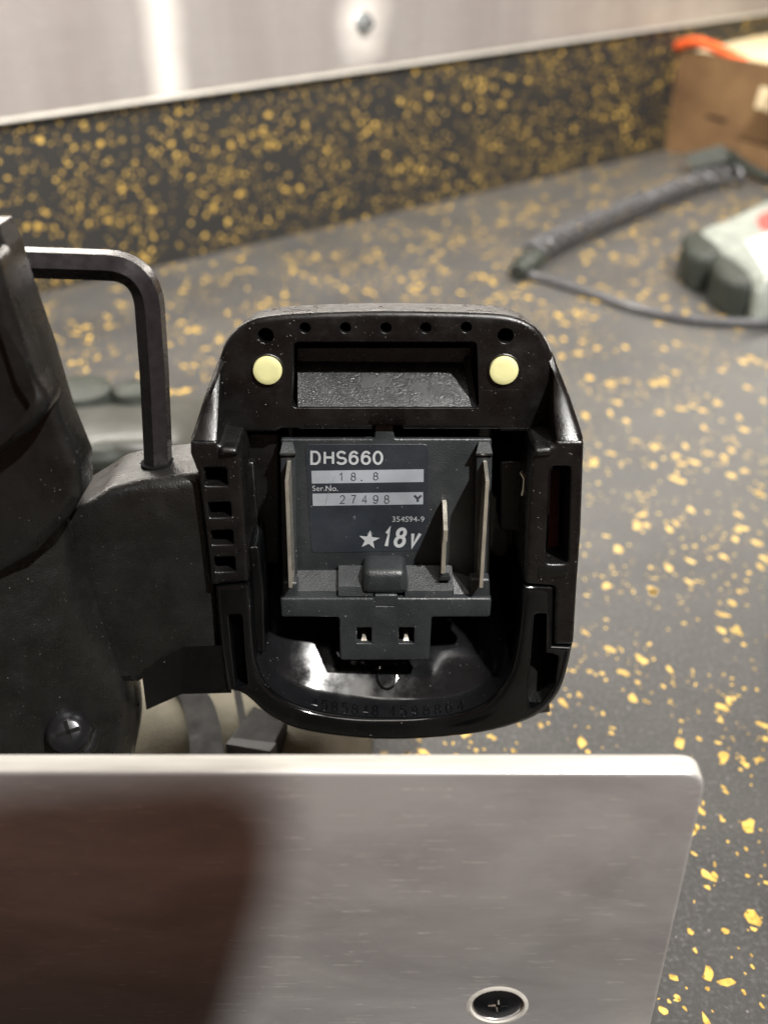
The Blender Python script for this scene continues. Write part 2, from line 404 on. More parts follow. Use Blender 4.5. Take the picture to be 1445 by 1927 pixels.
old = t.mix(t.math('MULTIPLY', vb_, 0.55), old, (0.29, 0.255, 0.245))  # soft reddish-grey reflections painted in as vertical bands
t.set(t.mix(lamp_glare, old, (0.80, 0.785, 0.74)))
t.l(t.math('SUBTRACT', 0.6, t.math('MULTIPLY', lamp_glare, 0.5)), t.b.inputs['Metallic'])
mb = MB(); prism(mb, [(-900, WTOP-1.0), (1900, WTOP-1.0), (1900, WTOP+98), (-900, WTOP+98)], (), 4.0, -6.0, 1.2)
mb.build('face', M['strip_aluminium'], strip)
mb = MB(); prism(mb, [(-900, WTOP-3.0), (1900, WTOP-3.0), (1900, WTOP-1.2), (-900, WTOP-1.2)], (), 5.2, 0.2, 0.5)
mb.build('bottom_edge', M['plate_edge'], strip)
mb = MB(); lathe(mb, [(6.0, 4.0), (6.0, 5.2), (5.6, 5.6), (4.6, 5.7)], 24, (bolt_u, bolt_v, 0)); 
hexp = [(4.6, 5.6), (4.6, 9.0), (3.8, 10.2), (2.0, 10.8)]
lathe(mb, hexp, 6, (bolt_u, bolt_v, 0)); mb.build('bolt', M['bolt_zinc'], strip, smooth=25)

# ------------------------------------------------------------------ the saw: everything in the frame of its battery foot
TILT = 26.0
FOOT = Frame(CO + ray(728, 963)*0.200, AX, AY*math.cos(R(TILT)) + AZ*math.sin(R(TILT)))
P = FOOT.p; PS = FOOT.ps
saw = empty('circular_saw', FOOT)
tag(saw, 'black cordless circular saw with its battery removed, terminal block showing', 'circular saw')

# --- upper hood: flat face with holes and a finger pocket
WD = -10.0
hood = [(414, 815), (410, 700), (418, 660), (438, 626), (472, 604), (520, 595), (600, 590), (725, 587), (850, 589), (930, 592), (975, 600), (1010, 619), (1032, 652), (1046, 692), (1044, 815),
        (943, 815), (936, 808), (756, 808), (752, 778), (706, 778), (702, 808), (530, 808), (520, 815)]
ho = PS(hood, WD)
crv = spline(ho[1:14], 4, False)
outer = [ho[0]] + crv + ho[14:]
holes = []
for x, y, r in ((500, 632, 16), (574, 617, 11), (650, 617, 11), (726, 617, 11), (801, 617, 11), (877, 616, 11), (951, 632, 16)):
    c = P(x, y, WD); rr = r*0.0915; holes.append(circ(c[0], c[1], rr, n=20))
holes.append(rounded(PS([(553, 643), (897, 643), (901, 768), (549, 768)], WD), 1.0, 3))
mb = MB(); prism(mb, outer, holes, WD, WD-1.7, 1.0, 0.12, 4, draft=0.1)
oc_ = outer if area(outer) > 0 else outer[::-1]; n_ = len(oc_)
sk0 = offset(oc_, 0.12); sk1 = offset(oc_, 1.2)                       # skirt and back close the hollow hood
mb.add([(x, y, WD-1.6) for x, y in sk0]+[(x, y, WD-10.6) for x, y in sk1], [(i, (i+1) % n_, n_+(i+1) % n_, n_+i) for i in range(n_)])
mb.add([(x, y, WD-10.6) for x, y in sk1], fill([sk1]))
weld(mb.build('hood', M['black_plastic'], saw))
# pocket: back, ceiling shade and the grainy sloping floor
q = lambda x, y, w: tuple(FOOT.p3(x, y, w))
mb = MB()
loft(mb, [[q(560, 655, WD-7.5), q(560, 672, WD-8.5), q(561, 767.5, WD-0.6), q(561, 767, WD-9)], [q(884, 655, WD-7.5), q(884, 674, WD-8.5), q(892, 767.5, WD-0.6), q(892, 767, WD-9)]])
mb.build('finger_pocket', M['grainy_plastic'], saw)
mb = MB(); loft(mb, [[q(872, 676, WD-7.6), q(873, 686, WD-7.8), q(892, 767, WD-0.5), q(886, 767.5, WD-0.7)], [q(884, 676, WD-5.8), q(885, 686, WD-6.0), q(899, 767, WD-0.3), q(898, 767, WD-0.4)]])
mb.build('pocket_cheek', M['grainy_plastic'], saw)
pk = rounded(PS([(553, 643), (897, 643), (901, 768), (549, 768)], WD), 1.0, 3)
mb = MB(); n_ = len(pk); mb.add([(x, y, WD-1.65) for x, y in offset(pk if area(pk) > 0 else pk[::-1], -0.05)]+[(x, y, WD-10) for x, y in (pk if area(pk) > 0 else pk[::-1])], [(i, (i+1) % n_, n_+(i+1) % n_, n_+i) for i in range(n_)]+[tuple(range(n_, 2*n_))])
mb.build('pocket_wall', M['black_plastic'], saw)
# back shell behind everything
mb = MB(); prism(mb, spline(PS([(395, 900), (425, 720), (465, 650), (560, 625), (725, 620), (890, 625), (985, 650), (1030, 720), (1060, 900), (1030, 1190), (975, 1290), (885, 1335), (740, 1345), (575, 1325), (470, 1260), (420, 1100)], -26), 4), (), -26, -32, 3)
mb.build('back_shell', M['gloss_plastic'], saw)
# faint mould line under the hood, and its small lip
for x0, x1, y in ((562, 700, 806), (760, 1010, 806)):
    mb = MB(); tube(mb, [tuple(FOOT.p3(x0, y, WD)), tuple(FOOT.p3(x1, y, WD))], 0.09, 6); mb.build('mould_line', M['black_plastic'], saw)
for x0, y0, x1, y1 in ((470, 600, 466, 690), (983, 610, 978, 735), (905, 735, 978, 733)):
    mb = MB(); tube(mb, [tuple(FOOT.p3(x0, y0, WD-0.03)), tuple(FOOT.p3(x1, y1, WD-0.03))], 0.06, 6); mb.build('mould_line', M['black_plastic'], saw)

# --- rubber dots
for x, y in ((503, 699), (948, 699)):
    c = P(x, y, WD+0.8); mb = MB()
    lathe(mb, [(2.7, WD-1.0), (2.7, WD+0.45), (2.58, WD+0.7), (2.35, WD+0.8), (1.5, WD+0.84), (0.05, WD+0.86)], 32, (c[0], c[1], 0)); mb.build('rubber_dot', M['yellow_rubber'], saw)
    mb = MB(); lathe(mb, [(2.8, WD+0.05), (3.0, WD+0.1), (3.12, WD+0.02), (2.8, WD-0.1)], 32, (c[0], c[1], 0)); mb.build('dot_socket', M['black_plastic'], saw)

# --- sloping shoulders that rise from the hood to the rails
def shoulder(outl, inl):
    mb = MB(); secs = []
    for (ox, oy, w), (ix, iy) in zip(outl, inl):
        o = P(ox, oy, w); i = P(ix, iy, w); d = 1 if o[0] > i[0] else -1
        secs.append([(o[0], o[1], -22), (o[0], o[1], w-1.3), (o[0]-0.35*d, o[1], w-0.5), (o[0]-1.2*d, o[1], w), (i[0]+0.5*d, i[1], w), (i[0]+0.1*d, i[1], w-0.3), (i[0], i[1], w-0.8), (i[0], i[1], -20)])
    loft(mb, secs); return mb.build('shoulder', M['black_plastic'], saw)
shoulder([(1022, 652, -13.5), (1040, 665, -10.6), (1049, 690, -9.6), (1058, 712, -8.2), (1074, 752, -5.2), (1090, 800, -1.8), (1099, 829, 0)],
         [(1016, 656), (1034, 672), (1040, 692), (1041, 715), (1041, 755), (1043, 800), (1047, 829)])
shoulder([(434, 652, -13.5), (417, 665, -10.6), (407, 690, -9.6), (398, 712, -8.2), (383, 752, -5.2), (368, 800, -1.8), (358, 829, 0)],
         [(440, 656), (422, 672), (416, 692), (414, 715), (412, 755), (410, 800), (408, 829)])

# --- rails with notches
rail_l = rounded(PS([(358, 829), (408, 829), (412, 838), (446, 843), (452, 853), (455, 885), (462, 990), (468, 1096), (404, 1102), (398, 1102), (388, 1010), (372, 890), (358, 855)]), 0.8, 3)
notch = [[(383, 880), (426, 880), (429, 915), (386, 915)], [(391, 946), (434, 945), (436, 974), (394, 975)], [(396, 998), (438, 998), (440, 1025), (399, 1026)], [(401, 1049), (442, 1048), (444, 1076), (404, 1077)]]
mb = MB(); prism(mb, rail_l, [rounded(PS(h), 0.35, 2) for h in notch], 0, -22, 0.8, 0.35)
rl = weld(mb.build('rail', M['black_plastic'], saw)); rl['label'] = 'ribbed rail with four square notches'
for h in notch:                                 # bottoms of the notches: sloped ledges that catch the light
    (x0, y0), (x1, _), (x2, y2), (x3, _) = h
    mb = MB(); loft(mb, [[q(x3-2, y2+2.0, -0.5), q(x3, y2-8, -2.4), q(x3, y2-4, -6), q(x3, y2+6, -6)], [q(x2+2, y2+2.0, -0.5), q(x2, y2-8, -2.4), q(x2, y2-4, -6), q(x2, y2+6, -6)]])
    mb.build('notch_ledge', M['black_plastic'], rl)
mb = MB(); c = [P(x, y, 0.9) for x, y in ((412, 842), (446, 845), (450, 858), (410, 864))]
prism(mb, rounded(c, 1.0, 4), (), 0.9, -2, 0.9); mb.build('hook', M['black_plastic'], rl)
rail_r = rounded(PS([(1003, 850), (1010, 843), (1042, 838), (1047, 829), (1099, 829), (1093, 1000), (1085, 1110), (1079, 1214), (1041, 1215), (1043, 1104), (986, 1100), (992, 990), (998, 885)]), 0.8, 3)
mb = MB(); prism(mb, rail_r, [rounded(PS([(1034, 878), (1073, 878), (1068, 1062), (1026, 1062)]), 0.9, 3)], 0, -22, 0.8, 0.5)
rr_ = weld(mb.build('rail', M['black_plastic'], saw)); rr_['label'] = 'rail with one long window'
mb = MB(); c = [P(x, y, 0.8) for x, y in ((1003, 845), (1038, 842), (1042, 858), (1004, 862))]
prism(mb, rounded(c, 1.0, 4), (), 0.8, -2, 0.8); mb.build('hook', M['black_plastic'], rr_)
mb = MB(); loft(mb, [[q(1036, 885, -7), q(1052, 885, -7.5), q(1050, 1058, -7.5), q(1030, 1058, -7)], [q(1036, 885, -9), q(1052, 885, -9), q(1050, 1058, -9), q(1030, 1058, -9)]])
mb.build('reflection_sheet', M['red_reflection'], rr_)  # red colour painted in for the brown-red reflection in the window
mb = MB(); loft(mb, [[q(1012, 1088, 0.15), q(1014, 1066, 0.15), q(1022, 1058, -3), q(1020, 1088, -3)], [q(1064, 1086, 0.15), q(1066, 1072, 0.15), q(1066, 1058, -4), q(1066, 1086, -4)]])
mb.build('window_ledge', M['gloss_plastic'], rr_)

# --- lower cup
inner = [(469, 1098), (474, 1160), (479, 1225), (486, 1262), (503, 1296), (535, 1322), (590, 1343), (670, 1355), (740, 1358), (810, 1356), (872, 1346), (918, 1325), (950, 1290), (967, 1245), (977, 1180), (985, 1102)]
outerc = [(1043, 1106), (1041, 1217), (1078, 1217), (1070, 1255), (1056, 1300), (1030, 1335), (990, 1360), (900, 1384), (760, 1396), (650, 1391), (560, 1376), (505, 1350), (465, 1315), (444, 1304), (424, 1303), (413, 1215), (404, 1104)]
inn = spline(PS(inner), 4, False)
oc = PS(outerc); oc2 = oc[:3] + spline(oc[2:14], 4, False)[1:] + oc[14:]
slots = [rounded(PS([(430, 1158), (455, 1157), (460, 1230), (466, 1290), (444, 1297), (437, 1230)]), 0.6, 3),
         rounded(PS([(1006, 1156), (1028, 1156), (1028, 1228), (1050, 1236), (1044, 1290), (1020, 1322), (996, 1338), (994, 1300)]), 0.6, 3)]
mb = MB(); prism(mb, inn + oc2, slots, 0.0, -25, 1.4, 0.5, 5)
cup = weld(mb.build('lower_cup', M['gloss_plastic'], saw))
mb = MB(); p0 = P(728, 1400, -8)
loft(mb, [[q(432, 1150, -4.5), q(470, 1150, -6.5), q(470, 1300, -6.5), q(440, 1300, -4.5)], [q(432, 1150, -9), q(470, 1150, -9), q(470, 1300, -9), q(440, 1300, -9)]]); mb.build('slot_floor', M['worn_plastic'], cup)
mb = MB(); loft(mb, [[q(996, 1150, -3.5), q(1030, 1150, -6.5), q(1034, 1340, -6.5), q(988, 1345, -3.0)], [q(996, 1150, -9), q(1030, 1150, -9), q(1034, 1340, -9), q(988, 1345, -9)]]); mb.build('slot_floor', M['worn_plastic'], cup)
# cup floor: an upward facing shelf that slopes back
fl = [(x, y) for x, y in inn]
low = [v for v in fl if v[1] < P(728, 1245)[1]]
secs = []
for w, sh, up in ((-1.4, 0.0, 0.0), (-4, 0.25, 0.6), (-6.0, 0.5, 0.95), (-6.6, 0.8, 1.5), (-8.2, 1.2, 2.8), (-10.5, 1.9, 4.9), (-13.2, 2.7, 7.6), (-15.5, 3.4, 9.6), (-19, 4.4, 11.5), (-25.2, 6, 16)):
    secs.append([(u*(1-sh/40.0), v+up, w) for u, v in low])
mb = MB(); loft(mb, secs, closed=False, caps=False)
cf = mb.build('cup_floor', M['cup_plastic'], cup)
VL = min(v for u, v in low)
# oval boss on the cup floor
mb = MB(); cx = P(728, 1300, -15)[0]; pth = [(cx+2.1*math.cos(a), VL+4.6+(2.0*math.sin(a))*-1.0, -9.9+2.1*math.sin(a)) for a in [2*math.pi*k/28 for k in range(29)]]
tube(mb, pth, 0.28, 8, caps=False); mb.build('oval_ring', M['gloss_plastic'], cup)

# --- terminal block
WT = -11.5
tb = empty('terminal_block'); tb.parent = saw
def bl(name, pts, w0, w1, r, mat='terminal_plastic', par=None, rad=0.5, holes=(), rh=0.2):
    mb = MB(); prism(mb, rounded(PS(pts, w0), rad, 3), holes, w0, w1, r, rh); return weld(mb.build(name, M[mat], par or tb))
def round_hole(px, py, r, w): c = P(px, py, w); return circ(c[0], c[1], r, n=16)
plate = bl('block_face', [(528, 826), (704, 826), (707, 797), (740, 797), (742, 826), (925, 826), (925, 868), (918, 1110), (538, 1110)], WT, -13.0, 0.4)
# side ribs behind the blades
for xs, nm in (((527, 556, 560, 532), 0), ((896, 926, 920, 893), 1)):
    bl('rib', [(xs[0], 858), (xs[1], 858), (xs[2], 1105), (xs[3], 1105)], -9.6, -14, 0.35)
    x0, x1 = xs[0]-1, xs[1]+1
    mb = MB(); loft(mb, [[q(x0, 857, -9.0), q(x1, 857, -9.0), q(x1, 857, -14), q(x0, 857, -14)], [q(x0+1, 853, -8.8), q(x1-1, 853, -8.8), q(x1-1, 850, -14), q(x0+1, 850, -14)], [q(x0+6, 832, -10.8), q(x1-6, 832, -10.8), q(x1-4, 828, -14), q(x0+4, 828, -14)]])
    mb.build('rib_cap', M['terminal_plastic'], tb)
# stepped ledge: sloping top, front bar and tab
def slab(name, pts):                             # pts: left section and right section, each four (px, py, w)
    mb = MB(); loft(mb, [[q(*a) for a in s] for s in pts]); return mb.build(name, M['terminal_plastic'], tb)
slab('ledge', [[(556, 1073, -10.8), (556, 1112, -6.6), (556, 1122, -6.3), (556, 1122, -18), (556, 1075, -18)], [(640, 1073, -10.8), (640, 1112, -6.6), (640, 1122, -6.3), (640, 1122, -18), (640, 1075, -18)]])
slab('ledge', [[(762, 1064, -10.8), (762, 1112, -5.8), (762, 1124, -5.5), (762, 1124, -18), (762, 1075, -18)], [(850, 1064, -10.8), (852, 1112, -5.8), (852, 1124, -5.5), (852, 1124, -18), (850, 1075, -18)]])
slab('ledge', [[(850, 1075, -10.8), (854, 1118, -7.0), (854, 1124, -6.8), (854, 1124, -18), (850, 1075, -18)], [(884, 1085, -10.8), (886, 1118, -7.0), (886, 1124, -6.8), (886, 1124, -18), (884, 1075, -18)]])
slab('ledge', [[(637, 1064, -10.6), (637, 1104, -6.0), (637, 1122, -5.5), (637, 1122, -18), (637, 1064, -18)], [(702, 1064, -10.6), (702, 1104, -6.0), (702, 1122, -5.5), (702, 1122, -18), (702, 1064, -18)]])
bl('post', [(532, 1096), (560, 1096), (560, 1130), (530, 1130)], -6.0, -8.6, 0.5)
bl('post', [(884, 1090), (921, 1090), (922, 1130), (886, 1130)], -6.0, -8.6, 0.5)
bump_ = bl('bump', [(684, 1075), (762, 1075), (772, 1121), (677, 1121)], -5.0, -11.6, 1.5, rad=1.5)
WB = -5.2
sq = [rounded(PS([(671, 1181), (699, 1181), (699, 1211), (671, 1211)], WB), 0.2, 2), rounded(PS([(750, 1181), (779, 1181), (779, 1211), (750, 1211)], WB), 0.2, 2)]
latch = rounded(PS([(707, 1124), (745, 1124), (745, 1141), (707, 1141)], WB), 0.2, 2)
bar = bl('front_bar', [(527, 1126), (704, 1126), (704, 1119), (748, 1119), (748, 1126), (925, 1126), (922, 1162), (812, 1162), (808, 1243), (640, 1243), (638, 1162), (529, 1162)], WB, -6.8, 0.45, rad=0.6, holes=sq+[latch])
mb = MB(); box(mb, P(660, 1200, -9)[0], P(790, 1200, -9)[0], P(728, 1220, -9)[1], P(728, 1120, -9)[1], -11, -9.0); mb.build('hole_shade_sheet', M['hole_shade'], tb)  # dark sheet for the shade behind the square holes
for x in (685, 764):                             # signal pins in the two square holes
    mb = MB(); loft(mb, [[q(x-5, 1183, -8.6), q(x+5, 1183, -8.6), q(x+6, 1183, -9), q(x-6, 1183, -9)], [q(x-3, 1196, -7.0), q(x+3, 1196, -7.0), q(x+3, 1196, -8.8), q(x-3, 1196, -8.8)], [q(x-6, 1209, -6.0), q(x+6, 1209, -6.0), q(x+6, 1209, -8.8), q(x-6, 1209, -8.8)]])
    mb.build('signal_pin', M['nickel'], tb)
mb = MB(); loft(mb, [[q(708, 1140, -5.6), q(709, 1132, -7.5), q(709, 1140, -8.5)], [q(744, 1140, -5.6), q(743, 1132, -7.5), q(743, 1140, -8.5)]]); mb.build('latch', M['terminal_plastic'], tb)
for x, y in ((544, 1147), (671, 1147), (780, 1147), (905, 1147), (672, 1232), (778, 1232)):   # ejector marks
    c = P(x, y, WB); mb = MB(); tube(mb, [(c[0]+1.05*math.cos(a), c[1]+1.05*math.sin(a), WB) for a in [2*math.pi*k/24 for k in range(25)]], 0.06, 5, False); mb.build('ejector_mark', M['terminal_plastic'], bar)
c = P(868, 863, WT); mb = MB(); tube(mb, [(c[0]+1.15*math.cos(a), c[1]+1.15*math.sin(a), WT) for a in [2*math.pi*k/24 for k in range(25)]], 0.05, 5, False); mb.build('ejector_mark', M['terminal_plastic'], plate)

# --- metal blades: plates standing out of the block
def blade(name, prof, th):                       # prof: (px, py, w) silhouette, the plate lies in the plane u = const
    pts = [FOOT.p3(*a) for a in prof]; u = sum(p.x for p in pts)/len(pts)
    return u
def blade_uvw(name, u0, u1, vw, th):
    """plate between v/w outline; u leans linearly from u0 (first v) to u1"""
    v0 = vw[0][0]; v1 = min(v for v, w in vw)
    L = []
    for v, w in vw:
        k = (v-v0)/(v1-v0) if v1 != v0 else 0
        L.append((u0+(u1-u0)*k, v, w))
    mb = MB(); n = len(L); c = 0.12
    A = [(x-th/2, y, z) for x, y, z in L]; B = [(x+th/2, y, z) for x, y, z in L]
    loft(mb, [A, B]); return mb.build(name, M['nickel'], tb)
vt = P(540, 869, -9)[1]; vm = P(540, 905, -3.2)[1]; vb = P(548, 1106, -3.2)[1]
ul0 = P(540, 905, -3.2)[0]; ul1 = P(547, 1106, -3.2)[0]
blade_uvw('terminal_blade', ul0, ul1, [(vt, -12), (vt, -8.8), (vm, -3.2), (vb, -3.2), (vb-1, -12)], 0.68)
ur0 = P(917, 908, -3.2)[0]; ur1 = P(905, 1106, -3.2)[0]
blade_uvw('terminal_blade', ur0, ur1, [(vt, -12), (vt, -8.8), (vm, -3.2), (vb, -3.2), (vb-1, -12)], 0.68)
um = P(838, 1000, -5)[0]; va = P(838, 948, -9.8)[1]; vb2 = P(845, 997, -4.2)[1]; vc = P(845, 1018, -4.2)[1]; vd = P(836, 1078, -6.5)[1]
blade_uvw('signal_blade', um, um-0.15, [(va, -12.5), (va, -9.8), (vb2, -4.0), (vc, -4.0), (vc-0.1, -6.3), (vd, -6.3), (vd-1, -12.5)], 0.8)
mb = MB(); c = FOOT.p3(836, 1086, -6.2); loft(mb, [[q(826, 1092, -6.6), q(848, 1092, -6.6), q(848, 1078, -11), q(826, 1078, -11)], [q(829, 1086, -5.6), q(845, 1086, -5.6), q(845, 1074, -11), q(829, 1074, -11)]]); mb.build('blade_foot', M['terminal_plastic'], tb)
# small metal spring far right in the dark
mb = MB(); tube(mb, [tuple(FOOT.p3(x, y, -8)) for x, y in ((980, 888), (987, 900), (986, 918), (983, 932))], 0.35, 6); mb.build('contact_spring', M['nickel'], saw)
# inner side ribs in the dark channels
mb = MB(); prism(mb, PS([(458, 870), (478, 870), (498, 1115), (470, 1115)], -12), (), -12, -22, 0.5); mb.build('channel_wall', M['black_plastic'], saw)
mb = MB(); prism(mb, rounded(PS([(466, 1030), (488, 1028), (496, 1110), (500, 1230), (478, 1230), (472, 1110)], -3), 0.8, 3), (), -3, -20, 0.6); mb.build('channel_lip', M['gloss_plastic'], saw)
mb = MB(); prism(mb, rounded(PS([(940, 868), (1000, 868), (994, 1000), (940, 1000)], -14), 1.0, 3), (), -14, -22, 0.5); mb.build('side_step', M['black_plastic'], saw)
mb = MB(); prism(mb, rounded(PS([(455, 815), (527, 815), (527, 1060), (470, 1060)], -14), 1.0, 3), (), -14, -22, 0.5); mb.build('side_step', M['black_plastic'], saw)

# --- printed label
def text_mesh(body, bold=0.0, shear=0.0, space=1.0):
    cu = bpy.data.curves.new('t', 'FONT'); cu.body = body; cu.offset = bold; cu.shear = shear; cu.space_character = space; cu.resolution_u = 4
    o = bpy.data.objects.new('t', cu); C.objects.link(o)
    dg = bpy.context.evaluated_depsgraph_get(); me = bpy.data.meshes.new_from_object(o.evaluated_get(dg))
    bpy.data.objects.remove(o); bpy.data.curves.remove(cu); return me
WL = WT+0.12
def print_text(name, body, x0, ybase, x1, ytop, mat, parent, bold=0.0, shear=0.0, space=1.0, w=WL+0.09, slope=0.0):
    me = text_mesh(body, bold, shear, space)
    xs = [v.co.x for v in me.vertices]; ys = [v.co.y for v in me.vertices]
    a = P(x0, ybase, w); b = P(x1, ybase, w); t_ = P(x0, ytop, w)
    sx = (b[0]-a[0])/(max(xs)-min(xs)); sy = (t_[1]-a[1])/(max(ys)-min(ys)); mx, my = min(xs), min(ys)
    for v in me.vertices:
        X = (v.co.x-mx)*sx; v.co = ((a[0]+X)*MM, (a[1]+(v.co.y-my)*sy+X*slope)*MM, w*MM)
    me.materials.append(M[mat]); me.name = name
    o = bpy.data.objects.new(name, me); C.objects.link(o); o.parent = parent; return o
def arc(cx, cy, rx, ry, a0, a1, n=12): return [(cx+rx*math.cos(R(a0+(a1-a0)*k/n)), cy+ry*math.sin(R(a0+(a1-a0)*k/n))) for k in range(n+1)]
GL = {  # stroke centre lines in a unit box, (points, closed)
 'D': [([(0, 0), (0, 1), (0.45, 1)]+arc(0.45, 0.5, 0.55, 0.5, 90, -90)[1:], True)],
 'H': [([(0, 0), (0, 1)], False), ([(1, 0), (1, 1)], False), ([(0, 0.53), (1, 0.53)], False)],
 'S': [(arc(0.5, 0.74, 0.44, 0.26, 20, 270, 12)+arc(0.5, 0.25, 0.5, 0.25, 90, -160, 12)[1:], False)],
 '0': [(arc(0.5, 0.5, 0.5, 0.5, 0, 345, 23), True)],
 '6': [(arc(0.5, 0.32, 0.5, 0.32, 0, 345, 23), True), (arc(0.55, 0.5, 0.55, 0.5, 195, 40, 12), False)],
 '9': [(arc(0.5, 0.68, 0.5, 0.32, 0, 345, 23), True), (arc(0.45, 0.5, 0.55, 0.5, 15, -140, 12), False)],
 '8': [(arc(0.5, 0.76, 0.42, 0.24, 0, 345, 23), True), (arc(0.5, 0.27, 0.5, 0.27, 0, 345, 23), True)],
 '1': [([(0.05, 0.74), (0.3, 0.8), (0.6, 1), (0.6, 0)], False)],
 '2': [(arc(0.5, 0.7, 0.48, 0.3, 165, -35, 12)+[(0, 0), (1, 0)], False)],
 '7': [([(0, 1), (1, 1), (0.55, 0.5), (0.35, 0)], False)],
 '4': [([(0.75, 0), (0.75, 1), (0, 0.3), (1, 0.3)], False)],
 '5': [([(0.9, 1), (0.15, 1), (0.08, 0.52)]+arc(0.48, 0.32, 0.5, 0.32, 125, -150, 12), False)],
 'Y': [([(0, 1), (0.5, 0.48), (1, 1)], False), ([(0.5, 0.5), (0.5, 0)], False)],
 'v': [([(0, 1), (0.42, 0), (1, 1)], False)],
}
def ribbon(mb, pts, closed, h, w):
    n = len(pts); A = []; B = []
    for i in range(n):
        b = Vector(pts[i]); a = Vector(pts[i-1]) if (i or closed) else None; c = Vector(pts[(i+1) % n]) if (i < n-1 or closed) else None
        d1 = (b-a).normalized() if a is not None else (c-b).normalized(); d2 = (c-b).normalized() if c is not None else d1
        m = Vector((-d1.y-d2.y, d1.x+d2.x)); m = m.normalized() if m.length > 0.2 else Vector((-d1.y, d1.x))
        k = h/max(0.45, m.dot(Vector((-d1.y, d1.x)))); A.append((b.x+m.x*k, b.y+m.y*k, w)); B.append((b.x-m.x*k, b.y-m.y*k, w))
    mb.add(A+B, [(i, (i+1) % n, n+(i+1) % n, n+i) for i in range(n if closed else n-1)])
def stroke_text(chars, spans, ybase, ytop, th, mat, parent, shear=0.0, w=None, slope=0.0):
    """each character in its own pixel span (x0, x1); th = stroke width in photograph pixels"""
    w = w if w is not None else WL+0.09; pxmm = abs(P(701, 900, w)[0]-P(700, 900, w)[0]); h = th*pxmm/2
    mb = MB(); lay = 0
    for ch, (x0, x1) in zip(chars, spans):
        for pts, closed in GL[ch]:
            q_ = []
            for gx, gy in pts:
                X = x0+th/2+(x1-x0-th)*gx+shear*(gy-0.0)*(ybase-ytop); Y = ybase-th/2-(ybase-ytop-th)*gy - slope*(X-spans[0][0])
                q_.append(P(X, Y, w))
            lay += 1; ribbon(mb, q_, closed, h, w+0.0015*lay)
    return mb.build('lettering', M[mat], parent)
mb = MB(); prism(mb, rounded(PS([(574, 836), (806, 836), (805, 1036), (586, 1041)], WL), 1.1, 5), (), WL, WT-0.2, 0.05, seg=1)
label = mb.build('printed_label', M['label_film'], tb); label['label'] = 'dark slate label with silver print'
for pts in ([(586, 886), (797, 883), (797, 907), (587, 910)], [(588, 929), (796, 926), (796, 949), (589, 952)]):
    mb = MB(); p_ = PS(pts, WL+0.045); mb.add([(x, y, WL+0.045) for x, y in p_], [(0, 1, 2, 3)]); mb.build('silver_panel', M['label_silver'], label)
stroke_text('DHS660', [(584, 604), (609, 629), (632, 653), (656, 675), (679, 698), (701, 721)], 875, 848, 4.6, 'label_print', label)
stroke_text('18', [(638, 647), (660, 670)], 905, 889, 1.7, 'ink', label); stroke_text('8', [(702, 712)], 904, 888.5, 1.7, 'ink', label)
mb = MB(); c = P(680.5, 904, WL+.09); mb.add([(c[0]+.13*a, c[1]+.13*b, WL+.09) for a, b in ((-1, -1), (1, -1), (1, 1), (-1, 1))], [(0, 1, 2, 3)]); mb.build('lettering', M['ink'], label)
print_text('lettering', 'Ser.No.', 588, 924, 636, 914, 'label_print', label, 0.0)
stroke_text('27498', [(639.5+i*20.8, 649.5+i*20.8) for i in range(5)], 948, 931.5, 1.7, 'ink', label)
stroke_text('Y', [(777, 795)], 946.5, 930, 4.4, 'ink', label)
print_text('lettering', '354S94-9', 738, 982, 798, 972, 'label_print', label, -0.004)
stroke_text('18', [(719, 733), (739, 762)], 1031, 992, 6.8, 'label_print', label, 0.16)
stroke_text('v', [(767, 787)], 1031, 1001, 6.4, 'label_print', label, 0.22)
cx, cy = P(694.5, 1016, WL+.09); s = P(715, 1016, WL+.09)[0]-cx
st = [(cx+(s if k % 2 == 0 else s*0.40)*math.sin(math.pi*k/5+0.12), cy+(s if k % 2 == 0 else s*0.40)*math.cos(math.pi*k/5+0.12)) for k in range(10)]
mb = MB(); mb.add([(x, y, WL+.09) for x, y in st]+[(cx, cy, WL+.09)], [(k, (k+1) % 10, 10) for k in range(10)]); mb.build('star', M['label_print'], label)

for pts in ([(633, 894), (622, 912), (618, 926), (612, 950)], [(664, 975), (668, 971), (667, 978)], [(690, 1004), (697, 1001), (702, 1005)]):
    mb = MB(); tube(mb, spline([tuple(FOOT.p3(x, y, WL+0.12)) for x, y in pts], 4, False), 0.028, 5); mb.build('fibre', M['label_silver'], label)
# raised part numbers in the cup floor
def floor_v(u, w):
    best = None
    for i in range(len(low)-1):
        (a, va_), (b, vb_) = low[i], low[i+1]
        if min(a, b) <= u <= max(a, b): best = va_+(vb_-va_)*(u-a)/(b-a+1e-9)
    return (best if best is not None else VL) + 0.6*(-w-1.4)/2.6
for chars, x0, x1 in (('4585848', 592, 706), ('4588864', 738, 866)):
    for i, ch in enumerate(chars):
        px = x0+(x1-x0)*i/(len(chars)-1); u = P(px, 1338, -3.0)[0]
        mb = MB()
        for pts, closed in GL[ch]:
            pts = pts+[pts[0]] if closed else pts
            path = []
            for gx, gy in pts:
                X = u+(gx-0.5)*1.15; w = -1.7-gy*2.6; path.append((X, floor_v(X, w)+0.02, w))
            tube(mb, path, 0.15, 6)
        mb.build('embossed_digit', M['gloss_plastic'], cup)

